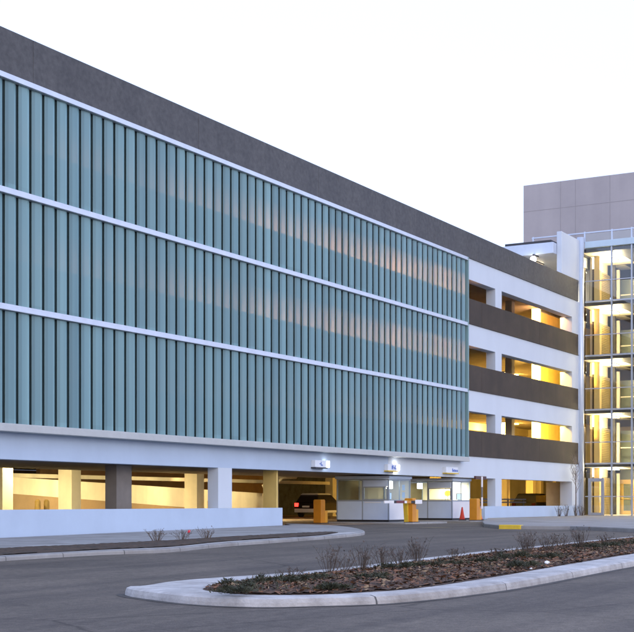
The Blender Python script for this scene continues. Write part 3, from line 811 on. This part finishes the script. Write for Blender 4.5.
# ------------------------------------------------------------------ signs on the beam
def marks(strokes, t, m):
    mb = MB()
    for x0, x1, z0, z1 in strokes: mb.box(x0, x1, -.208, -.203, z0, z1)
    return mb.build('lettering', m, t)
def lane_sign(x, z, label, strokes, w=.95, lamp=True, under=M['dark']):
    t = thing('lane_sign', label, 'sign', (x, 0, z), 0, 'signs over the lanes')
    MB().box(-w/2, w/2, -.20, -.002, -.15, .15).build('case', M['signface'], t, bevel=.01)
    if lamp: MB().box(w/2+.05, w/2+.29, -.22, -.002, -.15, .15).build('signal_lamp', M['lampwhite'] if x > 52 else emit('dim_lamp', (.9, .95, 1), 4), t, bevel=.03)
    MB().box(-w/2-.03, w/2+.03, -.24, -.002, -.20, -.153).build('underside_strip', under, t)  # added strip; on the first sign its dark colour is the shadow beneath
    marks(strokes, t, M['blue'])
    return t
lane_sign(50.15, 2.68, 'white lane sign with one small blue mark over the open lane beside the white pillar', [(.0, .05, -.08, .09), (.05, .16, -.08, -.03), (-.12, -.02, -.02, .02)], .98)
lane_sign(57.05, 2.68, 'white lane sign with blue writing and a glaring lamp above the entry lane booth', [(-.08, .02, -.09, .09), (.02, .10, .04, .09), (.02, .09, -.02, .02), (.12, .16, -.09, .03), (.19, .23, -.09, .03), (.27, .31, -.09, .09), (.33, .42, -.09, -.03)], .95, True, M['yellow'])
lane_sign(64.0, 2.70, 'pale unlit lane sign with blue writing above the cone side booth', [(.0, .09, -.09, .08), (.12, .22, -.09, .02), (.26, .36, -.09, .04), (.40, .55, -.09, .02), (.60, .72, -.09, .02)], 1.5, False, M['yellow'])
o = MB().box(-.75, .75, -.05, .05, -.09, .09).build('hanging_sign', M['maroon'], loc=(68.1, -.06, 2.36), bevel=.01)
tag(o, 'dark maroon strip sign under the beam between the cone side booth and the pillar', 'sign')

# ------------------------------------------------------------------ barrier gates
def gate(x, y, label, arm, facing=1, slope=False, z=.07):
    t = thing('barrier_gate', label, 'barrier gate', (x, y, z), 0, 'orange barrier gates')
    MB().box(-.22, .20, -.21, .21, .03, 1.12).build('cabinet', M['orange'], t, bevel=.015)
    MB().box(-.25, .50, -.24, .24, 0, .03).build('base', M['dark'], t)
    MB().box(.203, .47, -.19, .19, .03, .62).build('side_box', M['orange2'], t, bevel=.012)
    MB().box(-.20, .18, -.19, .19, 1.12, 1.15).build('lid', M['orange2'], t, bevel=.008)
    if slope:
        mb = MB(); mb.hexa([(-.27, 0, .03), (-.225, 0, .03), (-.225, .2, .03), (-.27, .2, .03), (-.42, 0, 1.05), (-.225, 0, 1.05), (-.225, .2, 1.05), (-.42, .2, 1.05)])
        mb.build('slanted_panel', M['yellow'], t)
        MB().box(.02, .12, -.216, -.211, .86, .93).build('sticker', M['paper'], t)
    if arm == 'down':
        a = MB(); segs = [(.55, -.15, 0), (-.15, -.55, 2), (-.55, -1.0, 3), (-1.0, -1.25, 0), (-1.25, -1.75, 1), (-1.75, -2.1, 1), (-2.1, -2.35, 2), (-2.35, -3.3, 0)]
        for s0, s1, mi in segs: a.box(s1+.002, s0, -.30, -.25, .91, 1.03, mi)
        a.build('barrier_arm', [M['armwhite'], M['armred'], M['black'], M['orange']], t)
        MB().box(-.16, .58, -.34, -.31, .88, 1.07).build('arm_clamp', M['armwhite'], t, bevel=.01)
    elif arm == 'up':
        a = MB(); segs = [(.62, 1.22, 0), (1.22, 1.75, 2), (1.75, 2.30, 0)]
        for s0, s1, mi in segs: a.box(.25, .37, -.30, -.25, s0, s1-.002, mi)
        a.build('barrier_arm', [M['armwhite'], M['armred'], M['greydark']], t)
    return t
gate(57.25, -1.05, 'orange barrier gate with its striped arm lowered across the entry lane', 'down', slope=True)
gate(64.75, -1.15, 'orange barrier gate with its arm raised upright beside the traffic cone', 'up')
gate(56.1, 3.25, 'dull orange gate cabinet without an arm standing deeper in the entrance', None, z=.006)

# ------------------------------------------------------------------ cones, bollards
def cone(loc, label):
    t = thing('traffic_cone', label, 'traffic cone', loc, .5, 'traffic cones at the gate')
    MB().box(-.20, .20, -.20, .20, 0, .05).build('base', M['black'], t, bevel=.015)
    MB().tube([(0, 0, .05), (0, 0, .10), (0, 0, .30), (0, 0, .68), (0, 0, .70)], [.155, .14, .10, .035, .028], 20).build('cone', M['cone'], t, smooth=True)
    return t
c0 = cone((65.25, -.22, .07), 'red orange traffic cone on a black base in front of the lit booth')
dup(c0, (65.88, -.95, .07), .2, 'traffic cone mostly hidden behind the raised arm gate')
bollard_xy = (((45.9, 12.0), 'yellow bollard in front of the interior ramp, farther from the second bollard pillar'), ((46.5, 12.0), 'dull bollard paired beside another in front of the ramp'), ((55.45, 8.9), 'bright yellow bollard standing alone against an interior column'))
DULL = mat('dull_yellow_paint', (.26, .17, .04), .6, .2, 3)
t = thing('bollard', 'dull yellow bollard first of the pair in front of the interior ramp', 'bollard', (45.95, 12, -.12), 0, 'bollards inside the garage')
MB().tube([(0, 0, 0), (0, 0, 1.2), (0, 0, 1.27)], [.13, .13, .07], 16).build('post', DULL, t, smooth=False)
MB().tube([(0, 0, 0), (0, 0, .02)], .2, 16).build('base', M['dark'], t)
dup(t, (46.55, 12, -.12), 0, 'dull yellow bollard second of the pair in front of the interior ramp')
r_ = dup(t, (55.35, 9.1, -.12), 0, 'bright yellow bollard standing alone against an interior column')
for c_ in r_.children:
    if c_.name.startswith('post'): c_.data = c_.data.copy(); c_.data.materials[0] = M['yellow']

# ------------------------------------------------------------------ cars
def car(label, loc, rz, paint, lower, tail, plate='paper', roofm=None, L=4.5, W=1.78, H=1.62, hatch=True):
    t = thing('parked_car', label, 'car', loc, rz)
    # heading +X, rear at x=0
    prof = [(.02, .30), (.0, .60), (.06, .98), (.5, 1.02), (3.2, 1.0), (4.1, .86), (L-.06, .72), (L, .45), (L-.05, .28)]
    MB().prism([(x, z) for x, z in prof], 'y', -W/2, W/2).build('body', paint, t, bevel=.06)
    hw = W/2-.05; tw_ = W/2-.22
    def cab(x0b, x1b, x0t, x1t, zb, zt, hb, ht, nm, m, bev):
        mb = MB(); mb.hexa([(x0b, -hb, zb), (x1b, -hb, zb), (x1b, hb, zb), (x0b, hb, zb), (x0t, -ht, zt), (x1t, -ht, zt), (x1t, ht, zt), (x0t, ht, zt)])
        return mb.build(nm, m, t, bevel=bev)
    cab(.12, 3.35, .55, 2.55, 1.0, H-.10, hw, tw_, 'window_glass', M['carglass'], .03)
    cab(.50, 2.60, .62, 2.40, H-.098, H, tw_+.02, tw_-.08, 'roof', roofm or paint, .03)
    cab(.20, .22, .50, .52, 1.06, H-.16, hw-.12, tw_-.02, 'rear_window', M['rearglass'] if roofm else M['carglass'], 0)
    MB().box(-.06, .10, -W/2+.04, W/2-.04, .32, .58).build('rear_bumper', lower, t, bevel=.03)
    MB().box(.8, 3.6, -W/2-.02, -W/2+.02, .30, .46).build('sill', lower, t, bevel=.01)
    for s in (-1, 1):
        MB().box(-.035, .10, s*(W/2-.17)-.13, s*(W/2-.17)+.13, .72, .96).build('tail_lamp', tail, t, bevel=.02)
        for x in (.85, 3.55):
            w = MB().tube([(x, s*(W/2-.20), .32), (x, s*(W/2+.005), .32)], .32, 20).build('wheel', M['rubber'], t)
            MB().tube([(x, s*(W/2+.006), .32), (x, s*(W/2+.02), .32)], .19, 14).build('rim', M['chrome'], w)
    MB().box(-.045, .02, -.26, .26, .66, .78).build('number_plate', M[plate], t)
    return t
car('car with pale roof and lit red tail lamps inside the dark entrance', (78.2, 16.85, .008), .06, M['carblack'], M['carwhite'], M['tail'], 'paper', M['carwhite'])
car('black car parked behind the low wall under the yellow lights', (87.2, 4.75, .008), .0, M['carmatte'], M['black'], M['taildark'], 'black')

# ------------------------------------------------------------------ plants
def twig_plant(name, loc, h, n, label, group, m, seed, spread=.35, leaves=0, r0=.006):
    rnd = random.Random(seed); mb = MB()
    for k in range(n):
        a = rnd.uniform(0, 6.28); sp = rnd.uniform(.1, 1)*spread; hh = h*rnd.uniform(.55, 1.0)
        b = Vector((math.cos(a)*sp*.25, math.sin(a)*sp*.25, -.03)); e = Vector((math.cos(a)*sp, math.sin(a)*sp, hh))
        mid = b.lerp(e, .5) + Vector((rnd.uniform(-.04, .04), rnd.uniform(-.04, .04), rnd.uniform(0, .06)))
        mb.tube([b, mid, e], [r0, r0*.75, r0*.4], 4, 0, False)
        for q in range(rnd.randint(2, 5)):
            f = rnd.uniform(.35, .95); p = b.lerp(mid, f*2) if f < .5 else mid.lerp(e, f*2-1)
            d = Vector((rnd.uniform(-1, 1), rnd.uniform(-1, 1), rnd.uniform(.3, 1.2))).normalized()*hh*rnd.uniform(.1, .28)
            mb.tube([p, p+d], [r0*.6, r0*.3], 3, 0, False)
            if leaves and rnd.random() < leaves:      # curled dry leaf / seed head
                c = p+d; s = rnd.uniform(.015, .035); u = Vector((rnd.uniform(-1, 1), rnd.uniform(-1, 1), rnd.uniform(-1, 1))).normalized(); v = u.orthogonal().normalized()
                mb.face([c-u*s, c+v*s*.6, c+u*s, c-v*s*.6])
    o = mb.build(name, m, loc=loc, recalc=False)
    return tag(o, label, 'shrub' if 'shrub' in name else 'plant', group)
def juniper(loc, rx, ry, h, label, seed, n=1300):
    rnd = random.Random(seed); mb = MB()
    lob = [(rnd.uniform(-.7, .7)*rx, rnd.uniform(-.7, .7)*ry, rnd.uniform(.5, 1)) for _ in range(6)]
    for k in range(n):
        lx, ly, lh = rnd.choice(lob); a = rnd.uniform(0, 6.28); rr = abs(rnd.gauss(0, .35))
        p = Vector((lx+math.cos(a)*rr*rx*.7, ly+math.sin(a)*rr*ry*.7, 0)); p.z = .62*h*lh*max(.05, 1-rr*1.4)*rnd.uniform(.2, 1)
        d = Vector((math.cos(a), math.sin(a), rnd.uniform(.1, 1.2))).normalized(); s = rnd.uniform(.025, .06); w = d.cross(Vector((rnd.uniform(-1, 1), rnd.uniform(-1, 1), 1))).normalized()*s*.16
        mb.face([p-w, p+w, p+d*s+w*.2, p+d*s-w*.2])
    o = mb.build('creeping_juniper', M['needle'], loc=loc, recalc=False)
    return tag(o, label, 'shrub', 'junipers on the island')
def at(px, py, dz=.2):
    x, y = G(px, py, dz); return (x, y, ground(x)+dz)
# bed by the white wall
for px, py, h, n, lb, sd in ((157, 541.5, .42, 15, 'bare twiggy shrub in the bed below the grey recessed column', 1), (182, 540.4, .40, 11, 'bare twiggy shrub carrying one red bloom beside the white wall', 2), (207, 539.3, .42, 12, 'bare twiggy shrub in the bed below the white pillar', 3)):
    twig_plant('bare_shrub', at(px, py, .13), h*.85, n*2, lb, 'bare shrubs along the white wall', M['bark'], sd, .38, .25, .006)
fx = at(188.6, 540.6, .15)
t = thing('red_flower', 'single red bloom held up among the bare twigs by the white wall', 'flower', fx)
MB().tube([(0, 0, -.02), (.02, 0, .22)], [.006, .005], 5).build('stem', M['bark'], t)
bm = bmesh.new(); bmesh.ops.create_icosphere(bm, subdivisions=2, radius=.042)
for v in bm.verts: v.co *= random.uniform(.75, 1.2)
me = bpy.data.meshes.new('bloom'); bm.to_mesh(me); bm.free(); me.materials.append(M['petal']); o = bpy.data.objects.new('bloom', me); COL.objects.link(o); o.parent = t; o.location = (.02, 0, .25)
# dry stems on the island
ds = [(329, 573.5, .95, 9, 'tall pair of dry brown stems on the narrow part of the island'), (343, 571.5, .6, 6, 'short dry stems next to the tall pair on the island'), (362, 569.5, .85, 10, 'spiky upright dry clump on the island ahead of the entry lane gate'),
      (383, 566.5, .75, 10, 'dry clump on the island in line with the entry lane booth'), (400, 564.5, .6, 9, 'low dry clump on the island in line with the lowered arm gate'), (417, 563, .9, 13, 'bushy dry clump on the island in line with the gap between the booths'),
      (527, 554.5, .95, 14, 'dark bushy dry clump on the island in front of the yellow kerb'), (548, 552, .8, 10, 'thin dry clump on the island in line with the bare sapling'), (562, 550, .75, 9, 'wispy dry clump on the island below the tower corner column'),
      (580, 548.5, .95, 13, 'tall dry clump on the island in line with the grey tower door'), (606, 546, .6, 9, 'low dry clump on the island in line with the golden door'),
      (292, 578, .35, 7, 'very low dry sprig near the rounded tip of the island'), (455, 558.5, .4, 8, 'low dry sprig on the island in line with the traffic cone'), (500, 556.5, .35, 8, 'low dry sprig on the island just before the yellow kerb')]
for k, (px, py, h, n, lb) in enumerate(ds):
    twig_plant('dry_shrub', at(px, py, .17), h*.5, int(n*3), lb, 'dry clumps on the island', M['twig'], 40+k, .30, .35, .0042)
jn = [(258, 584, .9, .5, .30, 'dark green juniper mat at the rounded tip of the island'), (240, 591, .8, .4, .18, 'flat juniper mat touching the front kerb near the island tip'), (312, 581.5, 1.0, .5, .26, 'juniper mat beside the tall dry stems'),
      (336, 588, .6, .35, .14, 'small sparse juniper mat near the front kerb'), (396, 568.5, .9, .45, .26, 'dark juniper mat under the bushy dry clumps'), (372, 579, 1.0, .5, .18, 'sparse juniper mat in the middle of the mulch'),
      (440, 566, 1.1, .5, .22, 'juniper mat in line with the lit booth'), (476, 563.5, 1.0, .5, .24, 'juniper mat in line with the raised gate arm'), (505, 558.5, 1.2, .5, .30, 'dark thick juniper mat in front of the yellow kerb'),
      (545, 558, 1.2, .6, .24, 'juniper mat in line with the bare sapling'), (520, 566, .8, .5, .18, 'juniper mat beside the white scrap of litter'), (590, 548, 1.5, .6, .34, 'dense juniper mat in front of the grey tower door'), (620, 546, 1.6, .6, .34, 'dense juniper mat in front of the golden door')]
for k, (px, py, rx, ry, h, lb) in enumerate(jn):
    juniper(at(px, py, .17), rx*.8, ry*.75, h*.8, lb, 70+k)
# litter
for px, py, s, lb in ((547, 562.5, .042, 'white crumpled scrap of litter lying on the mulch'), (531, 568.5, .022, 'tiny pale scrap of litter nearer the front kerb')):
    bm = bmesh.new(); bmesh.ops.create_icosphere(bm, subdivisions=2, radius=s)
    for v in bm.verts: v.co *= random.uniform(.6, 1.2); v.co.z *= .7
    me = bpy.data.meshes.new('litter_scrap'); bm.to_mesh(me); bm.free(); me.materials.append(M['paper']); o = bpy.data.objects.new('litter_scrap', me); COL.objects.link(o); o.location = at(px, py, .27)
    tag(o, lb, 'litter')
# sapling by the facade
sx, sy = 82.0, -.75
t = thing('bare_sapling', 'slender leafless sapling against the white wall near the tower corner', 'tree', (sx, sy, .14))
rnd = random.Random(21); tr = MB(); tr.tube([(0, 0, 0), (.03, 0, 1.2), (-.02, 0, 2.4), (.04, 0, 3.8)], [.045, .036, .026, .008], 8); tr.build('trunk', M['treebark'], t, smooth=True)
br = MB()
for k in range(24):
    z = rnd.uniform(1.3, 3.4); a = rnd.uniform(0, 6.28); l = rnd.uniform(.5, 1.1)*(1-(z-1.5)/4)
    b = Vector((0, 0, z)); e = b+Vector((math.cos(a)*l*1.25, math.sin(a)*l*.35, l*.85)); mid = b.lerp(e, .5)+Vector((math.cos(a)*.1, math.sin(a)*.06, -.03))
    br.tube([b, mid, e], [.014, .010, .004], 5, 0, False)
    for q in range(4):
        p = mid.lerp(e, rnd.uniform(0, 1)); d = Vector((rnd.uniform(-1, 1), rnd.uniform(-.5, .5), rnd.uniform(.4, 1.2))).normalized()*rnd.uniform(.15, .4)
        br.tube([p, p+d], [.006, .003], 4, 0, False)
br.build('crown', M['treebark'], t, recalc=False)
for k, (x, lb) in enumerate(((79.6, 'low bare shrub at the wall foot farthest from the tower column'), (81.0, 'low bare shrub at the wall foot just before the sapling'), (82.7, 'low bare shrub at the wall foot just past the sapling'), (84.0, 'low bare shrub at the wall foot against the tower column'))):
    twig_plant('bare_shrub', (x, -.5, .15), .75, 16, lb, 'bare shrubs by the tower corner', M['bark'], 90+k, .35, .3, .010)

# ------------------------------------------------------------------ world, sun, camera
w = bpy.data.worlds.new("World"); S.world = w; w.use_nodes = True
nt = w.node_tree; N = nt.nodes; L = nt.links
bg = N['Background']; sky = N.new('ShaderNodeTexSky'); sky.sky_type = 'NISHITA'; sky.sun_disc = False
SUN_EL, SUN_AZ = math.radians(14), math.radians(215)
sky.sun_elevation = SUN_EL; sky.sun_rotation = SUN_AZ; sky.air_density = 1.2; sky.dust_density = 3.0
L.new(sky.outputs[0], bg.inputs['Color']); bg.inputs['Strength'].default_value = .06
bg2 = N.new('ShaderNodeBackground'); bg2.inputs['Color'].default_value = (.88, 1.04, 1.60, 1); bg2.inputs['Strength'].default_value = 1.0
ad = N.new('ShaderNodeAddShader'); L.new(bg.outputs[0], ad.inputs[0]); L.new(bg2.outputs[0], ad.inputs[1]); L.new(ad.outputs[0], N['World Output'].inputs['Surface'])
sl = bpy.data.lights.new('sun', 'SUN'); sl.energy = .4; sl.angle = math.radians(15); sl.color = (1, .93, .88)
so = bpy.data.objects.new('sun', sl); COL.objects.link(so)
dirv = Vector((math.sin(SUN_AZ)*math.cos(SUN_EL), math.cos(SUN_AZ)*math.cos(SUN_EL), math.sin(SUN_EL)))
so.rotation_euler = (-dirv).to_track_quat('-Z', 'Y').to_euler()

cam = bpy.data.cameras.new('camera'); co = bpy.data.objects.new('camera', cam); COL.objects.link(co)
co.location = (0, -DIST, EYE); co.rotation_euler = (math.radians(90), 0, math.atan2(-FW[0], FW[1]))
cam.sensor_width = 36; cam.lens = FPX/634*36; cam.shift_y = (502-316)/634.0; cam.clip_start = .1; cam.clip_end = 3000
S.camera = co
S.render.engine = 'CYCLES'
S.view_settings.view_transform = 'Standard'; S.view_settings.look = 'None'; S.view_settings.exposure = 0
S.cycles.max_bounces = 6; S.cycles.transparent_max_bounces = 12
